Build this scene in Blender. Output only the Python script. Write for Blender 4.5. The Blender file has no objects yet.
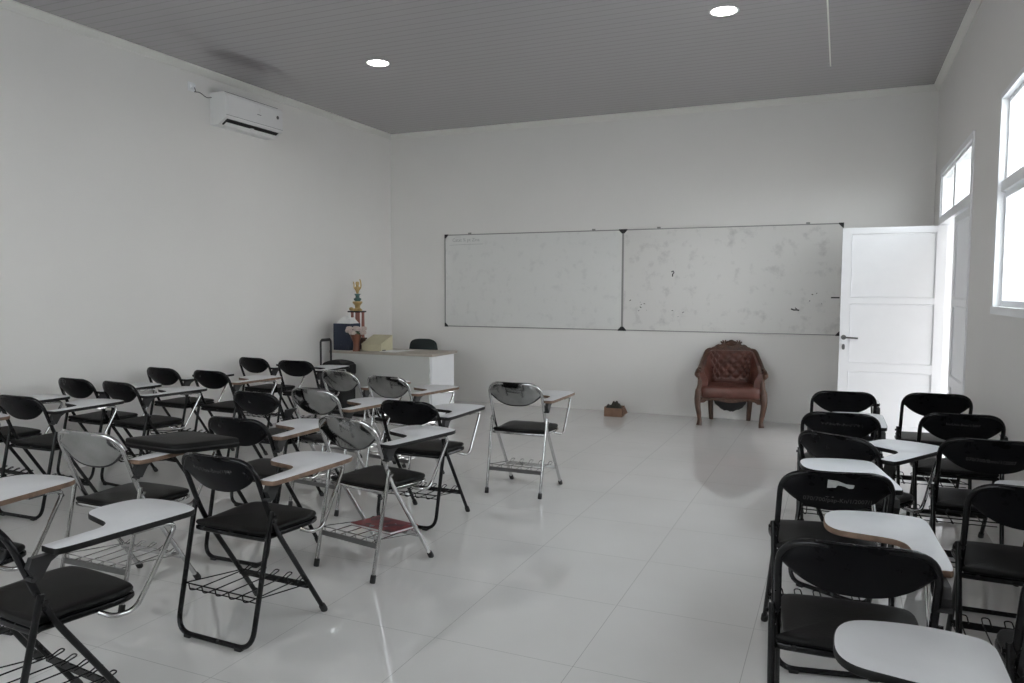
import bpy, math, random
from mathutils import Vector, Matrix
random.seed(7)
PI = math.pi
scene = bpy.context.scene
COL = scene.collection

# ------------------------------------------------------------------ constants (metres)
D, XL, XR, H = 8.855, -5.625, 0.845, 3.533          # board wall, left wall, right wall, ceiling
YB = -1.6                                            # wall behind the camera
CAM_H, F_PX = 1.4348, 758.63
YAW, PITCH, ROLL = 0.4085, -0.0651, 0.0036

# ------------------------------------------------------------------ materials
def nodes_of(m):
    m.use_nodes = True
    return m.node_tree.nodes, m.node_tree.links

def mat(name, col, rough=0.5, metal=0.0, spec=0.5, noise=0.0, nscale=8.0, bump=0.0, bscale=60.0, coat=0.0, rvar=0.0):
    m = bpy.data.materials.new(name)
    n, l = nodes_of(m)
    b = n['Principled BSDF']
    b.inputs['Base Color'].default_value = (*col, 1)
    b.inputs['Roughness'].default_value = rough
    b.inputs['Metallic'].default_value = metal
    b.inputs['Specular IOR Level'].default_value = spec
    b.inputs['Coat Weight'].default_value = coat
    tc = n.new('ShaderNodeTexCoord')
    if noise > 0 or rvar > 0:
        t = n.new('ShaderNodeTexNoise'); t.inputs['Scale'].default_value = nscale; t.inputs['Detail'].default_value = 5
        l.new(tc.outputs['Object'], t.inputs['Vector'])
        if noise > 0:
            r = n.new('ShaderNodeMapRange')
            r.inputs['From Min'].default_value = 0.3; r.inputs['From Max'].default_value = 0.7
            r.inputs['To Min'].default_value = 1 - noise; r.inputs['To Max'].default_value = 1 + noise
            l.new(t.outputs['Fac'], r.inputs['Value'])
            x = n.new('ShaderNodeVectorMath'); x.operation = 'SCALE'
            x.inputs[0].default_value = col
            l.new(r.outputs['Result'], x.inputs['Scale'])
            l.new(x.outputs['Vector'], b.inputs['Base Color'])
        if rvar > 0:
            r2 = n.new('ShaderNodeMapRange')
            r2.inputs['To Min'].default_value = max(0, rough - rvar); r2.inputs['To Max'].default_value = rough + rvar
            l.new(t.outputs['Fac'], r2.inputs['Value'])
            l.new(r2.outputs['Result'], b.inputs['Roughness'])
    if bump > 0:
        t2 = n.new('ShaderNodeTexNoise'); t2.inputs['Scale'].default_value = bscale; t2.inputs['Detail'].default_value = 4
        l.new(tc.outputs['Object'], t2.inputs['Vector'])
        bp = n.new('ShaderNodeBump'); bp.inputs['Strength'].default_value = bump; bp.inputs['Distance'].default_value = 0.01
        l.new(t2.outputs['Fac'], bp.inputs['Height'])
        l.new(bp.outputs['Normal'], b.inputs['Normal'])
    return m

M = {}
M['wall'] = mat('painted_plaster', (0.80, 0.785, 0.765), 0.55, spec=0.3, noise=0.015, nscale=1.2, bump=0.05, bscale=3.0)
M['cornice'] = mat('cornice_white', (0.74, 0.73, 0.70), 0.5, spec=0.3)
M['white_paint'] = mat('white_gloss_paint', (0.86, 0.87, 0.89), 0.35, noise=0.01)
M['blackpaint'] = mat('black_gloss_paint', (0.006, 0.006, 0.007), 0.25, spec=0.28, noise=0.2, nscale=30, rvar=0.08)
M['blackplate'] = mat('black_pressed_steel', (0.005, 0.005, 0.006), 0.30, spec=0.12, noise=0.3, nscale=14, rvar=0.1)
M['chrome'] = mat('chrome_plate', (0.50, 0.50, 0.50), 0.12, metal=1.0, noise=0.1, nscale=40, rvar=0.06)
M['chromeplate'] = mat('polished_steel_sheet', (0.36, 0.365, 0.365), 0.10, metal=1.0, noise=0.15, nscale=9, rvar=0.06)
M['vinyl'] = mat('black_vinyl', (0.007, 0.007, 0.007), 0.48, spec=0.17, noise=0.2, nscale=20, bump=0.12, bscale=180)
M['laminate'] = mat('white_laminate', (0.74, 0.75, 0.77), 0.38, spec=0.4, noise=0.05, nscale=6, rvar=0.08)
M['edge_black'] = mat('black_edge_band', (0.007, 0.007, 0.007), 0.45, spec=0.2)
M['edge_wood'] = mat('worn_board_edge', (0.17, 0.105, 0.07), 0.6, noise=0.3, nscale=30)
M['rubber'] = mat('black_rubber', (0.015, 0.015, 0.015), 0.7)
M['steelgrey'] = mat('grey_steel', (0.18, 0.18, 0.18), 0.4, metal=0.8)
M['ink'] = mat('faded_white_marker', (0.075, 0.075, 0.075), 0.7)
M['sticker'] = mat('torn_paper_label', (0.42, 0.43, 0.43), 0.8, noise=0.1, nscale=60)
M['ac'] = mat('ac_plastic', (0.80, 0.80, 0.80), 0.35)
M['dark'] = mat('dark_plastic', (0.012, 0.012, 0.013), 0.5)
M['wood'] = mat('carved_walnut', (0.075, 0.034, 0.02), 0.38, noise=0.35, nscale=22, bump=0.15, bscale=60)
M['leather'] = mat('maroon_leather', (0.115, 0.044, 0.033), 0.36, noise=0.25, nscale=9, bump=0.12, bscale=90)
M['navy'] = mat('navy_board', (0.010, 0.018, 0.042), 0.5, noise=0.1)
M['cream'] = mat('cream_card', (0.56, 0.52, 0.36), 0.6, noise=0.06)
M['terracotta'] = mat('brown_ceramic', (0.16, 0.055, 0.03), 0.4, noise=0.2)
M['petal'] = mat('pale_pink_petals', (0.60, 0.50, 0.46), 0.7, noise=0.15, nscale=40)
M['leaf'] = mat('dull_green_leaf', (0.06, 0.09, 0.04), 0.6, noise=0.2)
M['gold'] = mat('gold_plastic', (0.50, 0.37, 0.17), 0.3, metal=0.8)
M['teal'] = mat('teal_plastic', (0.06, 0.13, 0.12), 0.35)
M['redcol'] = mat('red_foil', (0.33, 0.14, 0.11), 0.35)
M['desktop'] = mat('beige_grey_laminate', (0.38, 0.34, 0.29), 0.45, noise=0.06, nscale=12)
M['paper'] = mat('white_paper', (0.75, 0.75, 0.74), 0.8)
M['cardboard'] = mat('brown_cardboard', (0.25, 0.15, 0.10), 0.8, noise=0.1, nscale=20)
M['cloth'] = mat('dark_olive_cloth', (0.03, 0.028, 0.02), 0.9, bump=0.3, bscale=120)
M['aluminium'] = mat('dull_aluminium', (0.30, 0.30, 0.29), 0.45, metal=0.7)
M['greenpad'] = mat('dark_green_fabric', (0.018, 0.026, 0.026), 0.8, bump=0.15, bscale=200)
M['bagcloth'] = mat('black_nylon', (0.012, 0.012, 0.013), 0.75, bump=0.2, bscale=150)
M['yard'] = mat('concrete_yard', (0.74, 0.73, 0.70), 0.9, noise=0.08)
M['yardwall'] = mat('pale_render', (0.70, 0.72, 0.74), 0.9, noise=0.04)

def m_floor():
    m = mat('polished_white_tiles', (0.62, 0.62, 0.60), 0.07, spec=0.5)
    m.node_tree.nodes['Principled BSDF'].inputs['IOR'].default_value = 1.9
    n, l = nodes_of(m); b = n['Principled BSDF']
    g = n.new('ShaderNodeNewGeometry'); sx = n.new('ShaderNodeSeparateXYZ'); l.new(g.outputs['Position'], sx.inputs[0])
    def line(sock, off, step, w):
        a = n.new('ShaderNodeMath'); a.operation = 'SUBTRACT'; l.new(sock, a.inputs[0]); a.inputs[1].default_value = off
        p = n.new('ShaderNodeMath'); p.operation = 'PINGPONG'; l.new(a.outputs[0], p.inputs[0]); p.inputs[1].default_value = step / 2
        c = n.new('ShaderNodeMath'); c.operation = 'LESS_THAN'; l.new(p.outputs[0], c.inputs[0]); c.inputs[1].default_value = w
        return c.outputs[0]
    mx = n.new('ShaderNodeMath'); mx.operation = 'MAXIMUM'
    l.new(line(sx.outputs[0], -0.9045, 0.6026, 0.0011), mx.inputs[0])
    l.new(line(sx.outputs[1], 3.3139, 0.6244, 0.0011), mx.inputs[1])
    t = n.new('ShaderNodeTexNoise'); t.inputs['Scale'].default_value = 1.6; t.inputs['Detail'].default_value = 6
    l.new(g.outputs['Position'], t.inputs['Vector'])
    cr = n.new('ShaderNodeValToRGB')
    cr.color_ramp.elements[0].position = 0.3; cr.color_ramp.elements[0].color = (0.70, 0.692, 0.675, 1)
    cr.color_ramp.elements[1].position = 0.7; cr.color_ramp.elements[1].color = (0.75, 0.743, 0.728, 1)
    l.new(t.outputs['Fac'], cr.inputs['Fac'])
    mixc = n.new('ShaderNodeMix'); mixc.data_type = 'RGBA'
    l.new(mx.outputs[0], mixc.inputs['Factor']); l.new(cr.outputs['Color'], mixc.inputs['A'])
    mixc.inputs['B'].default_value = (0.40, 0.40, 0.39, 1)
    l.new(mixc.outputs['Result'], b.inputs['Base Color'])
    r = n.new('ShaderNodeMapRange'); r.inputs['To Min'].default_value = 0.008; r.inputs['To Max'].default_value = 0.03
    l.new(t.outputs['Fac'], r.inputs['Value']); l.new(r.outputs['Result'], b.inputs['Roughness'])
    return m
M['floor'] = m_floor()

def m_ceiling():
    m = mat('grey_pvc_ceiling', (0.42, 0.41, 0.42), 0.05, spec=0.5)
    m.node_tree.nodes['Principled BSDF'].inputs['IOR'].default_value = 1.75
    n, l = nodes_of(m); b = n['Principled BSDF']
    g = n.new('ShaderNodeNewGeometry'); sx = n.new('ShaderNodeSeparateXYZ'); l.new(g.outputs['Position'], sx.inputs[0])
    p = n.new('ShaderNodeMath'); p.operation = 'PINGPONG'; l.new(sx.outputs[1], p.inputs[0]); p.inputs[1].default_value = 0.05
    sm = n.new('ShaderNodeMapRange'); sm.interpolation_type = 'SMOOTHSTEP'
    sm.inputs['From Min'].default_value = 0.0; sm.inputs['From Max'].default_value = 0.008
    l.new(p.outputs[0], sm.inputs['Value'])
    bp = n.new('ShaderNodeBump'); bp.inputs['Strength'].default_value = 0.15; bp.inputs['Distance'].default_value = 0.003
    l.new(sm.outputs['Result'], bp.inputs['Height']); l.new(bp.outputs['Normal'], b.inputs['Normal'])
    mixc = n.new('ShaderNodeMix'); mixc.data_type = 'RGBA'
    l.new(sm.outputs['Result'], mixc.inputs['Factor'])
    mixc.inputs['A'].default_value = (0.275, 0.258, 0.275, 1); mixc.inputs['B'].default_value = (0.355, 0.333, 0.355, 1)
    l.new(mixc.outputs['Result'], b.inputs['Base Color'])
    return m
M['ceiling'] = m_ceiling()

def m_board(dirty):
    m = mat('whiteboard_dirty' if dirty else 'whiteboard_clean', (0.74, 0.74, 0.72), 0.3)
    n, l = nodes_of(m); b = n['Principled BSDF']
    tc = n.new('ShaderNodeTexCoord')
    t = n.new('ShaderNodeTexNoise'); t.inputs['Scale'].default_value = 6.5 if dirty else 9.0; t.inputs['Detail'].default_value = 7; t.inputs['Roughness'].default_value = 0.62
    l.new(tc.outputs['Object'], t.inputs['Vector'])
    cr = n.new('ShaderNodeValToRGB'); e = cr.color_ramp.elements
    e[0].position = 0.24; e[0].color = (0.50, 0.485, 0.475, 1) if dirty else (0.64, 0.64, 0.63, 1)
    e[1].position = 0.46; e[1].color = (0.70, 0.685, 0.665, 1) if dirty else (0.745, 0.745, 0.73, 1)
    l.new(t.outputs['Fac'], cr.inputs['Fac'])
    l.new(cr.outputs['Color'], b.inputs['Base Color'])
    return m
M['board_clean'] = m_board(False); M['board_dirty'] = m_board(True)

def m_glass():
    m = bpy.data.materials.new('window_glass'); n, l = nodes_of(m)
    n.remove(n['Principled BSDF']); out = n['Material Output']
    tr = n.new('ShaderNodeBsdfTransparent'); tr.inputs['Color'].default_value = (0.93, 0.96, 0.96, 1)
    gl = n.new('ShaderNodeBsdfGlossy'); gl.inputs['Roughness'].default_value = 0.02
    lw = n.new('ShaderNodeLayerWeight'); lw.inputs['Blend'].default_value = 0.5
    pw = n.new('ShaderNodeMath'); pw.operation = 'POWER'; l.new(lw.outputs['Facing'], pw.inputs[0]); pw.inputs[1].default_value = 5.0
    fr = n.new('ShaderNodeMapRange'); fr.inputs['To Min'].default_value = 0.03; fr.inputs['To Max'].default_value = 0.6; l.new(pw.outputs[0], fr.inputs['Value'])
    mx = n.new('ShaderNodeMixShader'); l.new(fr.outputs[0], mx.inputs[0]); l.new(tr.outputs[0], mx.inputs[1]); l.new(gl.outputs[0], mx.inputs[2])
    l.new(mx.outputs[0], out.inputs['Surface'])
    return m
M['glass'] = m_glass()

def m_emit(name, col, s):
    m = bpy.data.materials.new(name); n, l = nodes_of(m)
    b = n['Principled BSDF']; b.inputs['Base Color'].default_value = (0.8, 0.8, 0.8, 1)
    b.inputs['Emission Color'].default_value = (*col, 1); b.inputs['Emission Strength'].default_value = s
    return m
LAMP = 9.0
M['lamp'] = m_emit('lamp_diffuser', (1.0, 0.93, 0.86), LAMP)

def m_magazine():
    m = mat('magazine_cover', (0.2, 0.03, 0.04), 0.35)
    n, l = nodes_of(m); b = n['Principled BSDF']
    tc = n.new('ShaderNodeTexCoord')
    v = n.new('ShaderNodeTexVoronoi'); v.inputs['Scale'].default_value = 24
    l.new(tc.outputs['Object'], v.inputs['Vector'])
    cr = n.new('ShaderNodeValToRGB'); cr.color_ramp.interpolation = 'CONSTANT'
    e = cr.color_ramp.elements
    e[0].position = 0; e[0].color = (0.16, 0.015, 0.025, 1); e[1].position = 0.45; e[1].color = (0.05, 0.012, 0.02, 1)
    x = e.new(0.65); x.color = (0.25, 0.03, 0.035, 1); x = e.new(0.85); x.color = (0.22, 0.30, 0.33, 1)
    l.new(v.outputs['Color'], cr.inputs['Fac']); l.new(cr.outputs['Color'], b.inputs['Base Color'])
    return m
M['magazine'] = m_magazine()

# ------------------------------------------------------------------ mesh builder
class MB:
    def __init__(self): self.v = []; self.f = []; self.m = []
    def add(self, vs, fs, mi=0, tf=None):
        b = len(self.v)
        self.v += [tuple(tf @ Vector(p)) if tf else tuple(p) for p in vs]
        self.f += [tuple(i + b for i in f) for f in fs]; self.m += [mi] * len(fs)
        return self
    def box(self, x0, x1, y0, y1, z0, z1, mi=0, bev=0.0, tf=None):
        if bev <= 0:
            vs = [(x, y, z) for z in (z0, z1) for y in (y0, y1) for x in (x0, x1)]
            fs = [(0, 2, 3, 1), (4, 5, 7, 6), (0, 1, 5, 4), (2, 6, 7, 3), (0, 4, 6, 2), (1, 3, 7, 5)]
            return self.add(vs, fs, mi, tf)
        b = bev; pts = [(x0 + b, y0), (x1 - b, y0), (x1, y0 + b), (x1, y1 - b), (x1 - b, y1), (x0 + b, y1), (x0, y1 - b), (x0, y0 + b)]
        return self.prism(pts, z0, z1, mi, b * 0.7, tf=tf)
    def prism(self, pts, z0, z1, mi=0, ch=0.0, top_mi=None, tf=None, dome=0.0, side_mi=None, chb=None):
        # outline (ccw) extruded from z0 to z1, edges eased by ch
        n = len(pts)
        def off(d):
            o = []
            for i in range(n):
                a = Vector(pts[i - 1]); p = Vector(pts[i]); c = Vector(pts[(i + 1) % n])
                e1 = (p - a); e2 = (c - p)
                e1 = e1.normalized() if e1.length > 1e-9 else e2.normalized()
                e2 = e2.normalized() if e2.length > 1e-9 else e1
                nn = Vector((e1.y + e2.y, -e1.x - e2.x))
                nn = nn.normalized() if nn.length > 1e-6 else Vector((e1.y, -e1.x))
                o.append((p.x - nn.x * d, p.y - nn.y * d))
            return o
        chb = ch if chb is None else chb
        rings = []
        if chb > 0: rings.append((off(chb), z0)); rings.append((pts, z0 + chb))
        else: rings.append((pts, z0))
        if ch > 0: rings.append((pts, z1 - ch)); rings.append((off(ch * 0.35), z1 - ch * 0.3)); rings.append((off(ch), z1))
        else: rings.append((pts, z1))
        if dome > 0:
            ins = off(ch); gx = sum(p[0] for p in ins) / n; gy = sum(p[1] for p in ins) / n
            for q in (0.12, 0.3, 0.55, 0.8): rings.append(([(gx + (p[0] - gx) * (1 - q), gy + (p[1] - gy) * (1 - q)) for p in ins], z1 + dome * (1 - (1 - q) ** 2)))
        vs = []; fs = []; ms = []
        for r, z in rings: vs += [(p[0], p[1], z) for p in r]
        sm = mi if side_mi is None else side_mi
        for k in range(len(rings) - 1):
            for i in range(n):
                j = (i + 1) % n
                fs.append((k * n + i, k * n + j, (k + 1) * n + j, (k + 1) * n + i)); ms.append(sm)
        fs.append(tuple(range(n - 1, -1, -1))); ms.append(mi)
        k = len(rings) - 1
        fs.append(tuple(k * n + i for i in range(n))); ms.append(mi if top_mi is None else top_mi)
        b = len(self.v)
        self.v += [tuple(tf @ Vector(p)) if tf else p for p in vs]
        self.f += [tuple(i + b for i in f) for f in fs]; self.m += ms
        return self
    def tube(self, pts, r, seg=10, mi=0, closed=False, cap=True, flat=1.0):
        P = [Vector(p) for p in pts]; n = len(P)
        R = r if isinstance(r, (list, tuple)) else [r] * n
        T = []
        for i in range(n):
            if closed: t = P[(i + 1) % n] - P[i - 1]
            else: t = P[min(i + 1, n - 1)] - P[max(i - 1, 0)]
            T.append(t.normalized())
        up = Vector((0, 0, 1)) if abs(T[0].z) < 0.9 else Vector((1, 0, 0))
        N = (up - T[0] * up.dot(T[0])).normalized()
        vs = []
        for i in range(n):
            N = (N - T[i] * N.dot(T[i])).normalized(); B = T[i].cross(N)
            for k in range(seg):
                a = 2 * PI * k / seg
                vs.append(tuple(P[i] + N * (R[i] * math.cos(a)) + B * (R[i] * math.sin(a) * flat)))
        fs = []
        for i in range(n if closed else n - 1):
            for k in range(seg):
                a, b = i * seg + k, i * seg + (k + 1) % seg
                c, d = ((i + 1) % n) * seg + (k + 1) % seg, ((i + 1) % n) * seg + k
                fs.append((a, b, c, d))
        if not closed and cap:
            fs.append(tuple(range(seg - 1, -1, -1))); fs.append(tuple((n - 1) * seg + k for k in range(seg)))
        return self.add(vs, fs, mi)
    def lathe(self, prof, seg=20, mi=0, c=(0, 0, 0), tf=None, cap=True, loop=False):
        vs = []; n = len(prof)
        for r, z in prof:
            for k in range(seg):
                a = 2 * PI * k / seg; vs.append((c[0] + r * math.cos(a), c[1] + r * math.sin(a), c[2] + z))
        fs = []
        for i in range(n - 1):
            for k in range(seg):
                j = (k + 1) % seg; fs.append((i * seg + k, i * seg + j, (i + 1) * seg + j, (i + 1) * seg + k))
        if loop:
            for k in range(seg):
                j = (k + 1) % seg; fs.append(((n - 1) * seg + k, (n - 1) * seg + j, j, k))
        if cap and not loop: fs.append(tuple(range(seg - 1, -1, -1))); fs.append(tuple((n - 1) * seg + k for k in range(seg)))
        return self.add(vs, fs, mi, tf)
    def ball(self, c, rx, ry=None, rz=None, u=10, w=7, mi=0, tf=None):
        ry = ry or rx; rz = rz or rx
        vs = [(c[0], c[1], c[2] - rz)]
        for j in range(1, w):
            p = -PI / 2 + PI * j / w
            for k in range(u):
                a = 2 * PI * k / u
                vs.append((c[0] + rx * math.cos(p) * math.cos(a), c[1] + ry * math.cos(p) * math.sin(a), c[2] + rz * math.sin(p)))
        vs.append((c[0], c[1], c[2] + rz)); fs = []
        for k in range(u): fs.append((0, 1 + (k + 1) % u, 1 + k))
        for j in range(w - 2):
            for k in range(u):
                a = 1 + j * u + k; b = 1 + j * u + (k + 1) % u; fs.append((a, b, b + u, a + u))
        t = len(vs) - 1; o = 1 + (w - 2) * u
        for k in range(u): fs.append((o + k, o + (k + 1) % u, t))
        return self.add(vs, fs, mi, tf)
    def slab(self, G1, G2, mi=0):
        # two equal grids (rows x cols) joined into a closed sheet with thickness
        r, c = len(G1), len(G1[0]); vs = [p for row in G1 for p in row] + [p for row in G2 for p in row]; o = r * c; fs = []
        for i in range(r - 1):
            for j in range(c - 1):
                a = i * c + j
                fs.append((a, a + 1, a + c + 1, a + c)); fs.append((o + a, o + a + c, o + a + c + 1, o + a + 1))
        for j in range(c - 1):
            fs.append((j, o + j, o + j + 1, j + 1)); a = (r - 1) * c + j; fs.append((a, a + 1, o + a + 1, o + a))
        for i in range(r - 1):
            a = i * c; fs.append((a, a + c, o + a + c, o + a)); a = i * c + c - 1; fs.append((a, o + a, o + a + c, a + c))
        return self.add(vs, fs, mi)
    def mesh(self, name, mats, smooth=True, angle=38):
        me = bpy.data.meshes.new(name); me.from_pydata(self.v, [], self.f); me.update()
        for m in (mats if isinstance(mats, (list, tuple)) else [mats]): me.materials.append(m)
        me.polygons.foreach_set('material_index', self.m)
        if smooth:
            me.polygons.foreach_set('use_smooth', [True] * len(me.polygons)); me.set_sharp_from_angle(angle=math.radians(angle))
        me.update(); return me

def obj(name, mb, mats, parent=None, **kw):
    me = mb if isinstance(mb, bpy.types.Mesh) else mb.mesh(name, mats, **kw)
    o = bpy.data.objects.new(name, me); COL.objects.link(o)
    if parent is not None: o.parent = parent
    return o
def tag(o, label, cat, group=None):
    o['label'] = label; o['category'] = cat
    if group: o['group'] = group
    return o
def thing(name, label, cat, loc=(0, 0, 0), rot=0.0, group=None):
    o = bpy.data.objects.new(name, None); COL.objects.link(o); o.empty_display_size = 0.1
    o.location = loc; o.rotation_euler = (0, 0, rot)
    return tag(o, label, cat, group)
def struct(name, mb, m, **kw):
    o = obj(name, mb, m, **kw); o['kind'] = 'structure'; return o

def rounded(pts, rad, n=6):
    # polyline with filleted corners; rad may be a list for the inner points
    P = [Vector(p) for p in pts]; out = [P[0]]
    for i in range(1, len(P) - 1):
        r = rad[i - 1] if isinstance(rad, (list, tuple)) else rad
        a = (P[i - 1] - P[i]); b = (P[i + 1] - P[i]); la, lb = a.length, b.length
        d = min(r, la * 0.49, lb * 0.49); p0 = P[i] + a / la * d; p2 = P[i] + b / lb * d
        for k in range(n + 1):
            t = k / n; out.append(p0 * (1 - t) ** 2 + P[i] * 2 * t * (1 - t) + p2 * t * t)
    out.append(P[-1]); return out
def spline(pts, n=6, closed=False):
    P = [Vector(p) for p in pts]; m = len(P); out = []
    for i in range(m if closed else m - 1):
        g = lambda k: P[k % m] if closed else P[max(0, min(m - 1, k))]
        a, b, c, d = g(i - 1), g(i), g(i + 1), g(i + 2)
        for k in range(n):
            t = k / n
            out.append(0.5 * ((2 * b) + (c - a) * t + (2 * a - 5 * b + 4 * c - d) * t * t + (-a + 3 * b - 3 * c + d) * t ** 3))
    if not closed: out.append(P[-1])
    return out
def text_mesh(s, size):
    cu = bpy.data.curves.new('writing', 'FONT'); cu.body = s; cu.size = size; cu.align_x = 'CENTER'; cu.align_y = 'CENTER'; cu.resolution_u = 2
    o = bpy.data.objects.new('writing', cu); COL.objects.link(o)
    dg = bpy.context.evaluated_depsgraph_get(); me = bpy.data.meshes.new_from_object(o.evaluated_get(dg))
    bpy.data.objects.remove(o); bpy.data.curves.remove(cu); return me

# ------------------------------------------------------------------ room shell
T = 0.18
struct('floor', MB().box(XL - T, XR + T, YB - T, D + T, -0.12, 0), M['floor'], smooth=False)
struct('ceiling', MB().box(XL - T, XR + T, YB - T, D + T, H, H + 0.1), M['ceiling'], smooth=False)
struct('wall_left', MB().box(XL - T, XL, YB - T, D + T, 0, H), M['wall'], smooth=False)
struct('wall_back', MB().box(XL, XR + T, D, D + T, 0, H), M['wall'], smooth=False)
RX0, RX1, RZ0, RZ1 = -4.6, -0.6, 1.1, 2.54                            # added window band behind the camera, to light board wall and floor
wq = MB(); wq.box(XL, RX0, YB - T, YB, 0, H); wq.box(RX1, XR + T, YB - T, YB, 0, H); wq.box(RX0, RX1, YB - T, YB, 0, RZ0); wq.box(RX0, RX1, YB - T, YB, RZ1, H)
struct('wall_rear', wq, M['wall'], smooth=False)
OPEN = [(2.7, 5.34, 1.33, 2.61), (6.36, 8.32, 0.0, 2.60)]   # y0, y1, z0, z1 of the openings
wr = MB(); y = YB
for (a, b, z0, z1) in OPEN:
    wr.box(XR, XR + T, y, a, 0, H)
    if z0 > 0: wr.box(XR, XR + T, a, b, 0, z0)
    wr.box(XR, XR + T, a, b, z1, H); y = b
wr.box(XR, XR + T, y, D, 0, H)
struct('wall_right', wr, M['wall'], smooth=False)
# cornice strips under the ceiling
def cornice(name, a, b, nrm):
    a = Vector(a); b = Vector(b); nrm = Vector(nrm); mb = MB()
    prof = [(0, 0), (0.012, 0), (0.02, 0.014), (0.03, 0.03), (0.05, 0.05), (0.05, 0.062), (0, 0.062)]
    vs = [tuple(p + nrm * q[0] + Vector((0, 0, H - 0.062 + q[1]))) for p in (a, b) for q in prof]
    n = len(prof); fs = [(i, (i + 1) % n, n + (i + 1) % n, n + i) for i in range(n)]
    fs += [tuple(range(n)), tuple(range(2 * n - 1, n - 1, -1))]
    mb.add(vs, fs); struct(name, mb, M['cornice'], angle=20)
cornice('trim_1', (XL, YB, 0), (XL, D, 0), (1, 0, 0))
cornice('trim_2', (XL, D, 0), (XR, D, 0), (0, -1, 0))
cornice('trim_3', (XR, D, 0), (XR, YB, 0), (-1, 0, 0))
st = MB(); st.box(-0.158, -0.146, YB, 7.75, H - 0.004, H + 0.01)
struct('trim_4', st, M['cornice'], smooth=False)                     # joint strip of the ceiling boards

# windows on the right wall
def window(n, y0, y1, z0, z1, bays):
    x = XR; zt = 2.035
    fr = MB()
    # inner surround standing a little proud of the plaster, and the deep reveal lining
    fr.box(x - 0.012, x + 0.15, y0, y0 + 0.03, z0, z1); fr.box(x - 0.012, x + 0.15, y1 - 0.03, y1, z0, z1)
    fr.box(x - 0.012, x + 0.15, y0 + 0.03, y1 - 0.03, z1 - 0.03, z1)
    fr.box(x - 0.02, x + 0.15, y0, y1, z0 - 0.015, z0 + 0.03)
    fr.box(x + 0.005, x + 0.12, y0 + 0.03, y1 - 0.03, zt, zt + 0.06)
    w = (y1 - y0 - 0.06) / bays
    for k in range(1, bays):
        yc = y0 + 0.03 + w * k; fr.box(x + 0.01, x + 0.12, yc - 0.025, yc + 0.025, z0 + 0.03, z1 - 0.03)
    o = struct('window_%d' % n, fr, M['white_paint'], smooth=False)
    for k in range(bays):
        a = y0 + 0.03 + w * k + (0.025 if k else 0); b = y0 + 0.03 + w * (k + 1) - (0.025 if k < bays - 1 else 0)
        s = MB(); c = 0.035; xx = x + 0.028
        for (p, q, r, t) in ((a, b, zt + 0.06, z1 - 0.03), (a, b, z0 + 0.03, zt)):
            wd = c if t < 2.15 else 0.022
            s.box(xx, xx + 0.035, p, p + wd, r, t); s.box(xx, xx + 0.035, q - wd, q, r, t)
            s.box(xx, xx + 0.035, p + wd, q - wd, r, r + wd); s.box(xx, xx + 0.035, p + wd, q - wd, t - wd, t)
        so = obj('window_sash', s, M['white_paint'], o, smooth=False)
        g = MB(); g.box(xx + 0.014, xx + 0.02, a + 0.02, b - 0.02, zt + 0.07, z1 - 0.04); g.box(xx + 0.014, xx + 0.02, a + 0.02, b - 0.02, z0 + 0.04, zt - 0.01)
        obj('window_pane', g, M['glass'], so, smooth=False)
        h = MB(); h.tube(rounded([(xx - 0.004, a + 0.018, z0 + 0.12), (xx - 0.03, a + 0.018, z0 + 0.12), (xx - 0.03, a + 0.018, z0 + 0.2)], 0.01), 0.006, 8)
        obj('window_latch', h, M['white_paint'], so)
window(1, 2.7, 5.34, 1.33, 2.61, 3)

fr = MB(); ya, yb = YB - 0.14, YB + 0.012
fr.box(RX0, RX0 + 0.04, ya, yb, RZ0, RZ1); fr.box(RX1 - 0.04, RX1, ya, yb, RZ0, RZ1); fr.box(RX0 + 0.04, RX1 - 0.04, ya, yb, RZ1 - 0.04, RZ1); fr.box(RX0 - 0.02, RX1 + 0.02, ya, yb + 0.02, RZ0 - 0.03, RZ0 + 0.03)
fr.box(RX0 + 0.04, RX1 - 0.04, ya + 0.03, yb - 0.03, 2.0, 2.06)
for k in range(1, 4):
    xc = RX0 + k * (RX1 - RX0) / 4; fr.box(xc - 0.03, xc + 0.03, ya + 0.02, yb - 0.02, RZ0 + 0.03, RZ1 - 0.04)
wo = struct('window_2', fr, M['white_paint'], smooth=False)  # unseen window, added so daylight reaches the board wall
obj('window_pane', MB().box(RX0 + 0.03, RX1 - 0.03, YB - 0.07, YB - 0.064, RZ0 + 0.02, RZ1 - 0.03), M['glass'], wo, smooth=False)

# door opening: frame with a fanlight, one leaf open into the room, one leaf closed
y0, y1 = 6.36, 8.32
fr = MB(); x = XR
fr.box(x - 0.012, x + 0.13, y0, y0 + 0.05, 0, 2.60); fr.box(x - 0.012, x + 0.13, y1 - 0.05, y1, 0, 2.60)
fr.box(x - 0.012, x + 0.13, y0 + 0.05, y1 - 0.05, 2.55, 2.60); fr.box(x - 0.012, x + 0.13, y0 + 0.05, y1 - 0.05, 2.085, 2.145)
fr.box(x + 0.0, x + 0.12, 7.375, 7.425, 2.145, 2.55)
dfr = struct('trim_5', fr, M['white_paint'], smooth=False)
fs_ = MB()
for a, b in ((y0 + 0.05, 7.375), (7.425, y1 - 0.05)):
    fs_.box(x + 0.004, x + 0.03, a, a + 0.025, 2.145, 2.55); fs_.box(x + 0.004, x + 0.03, b - 0.025, b, 2.145, 2.55)
    fs_.box(x + 0.004, x + 0.03, a + 0.025, b - 0.025, 2.145, 2.17); fs_.box(x + 0.004, x + 0.03, a + 0.025, b - 0.025, 2.525, 2.55)
fo = obj('fanlight_sash', fs_, M['white_paint'], dfr, smooth=False)
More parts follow.
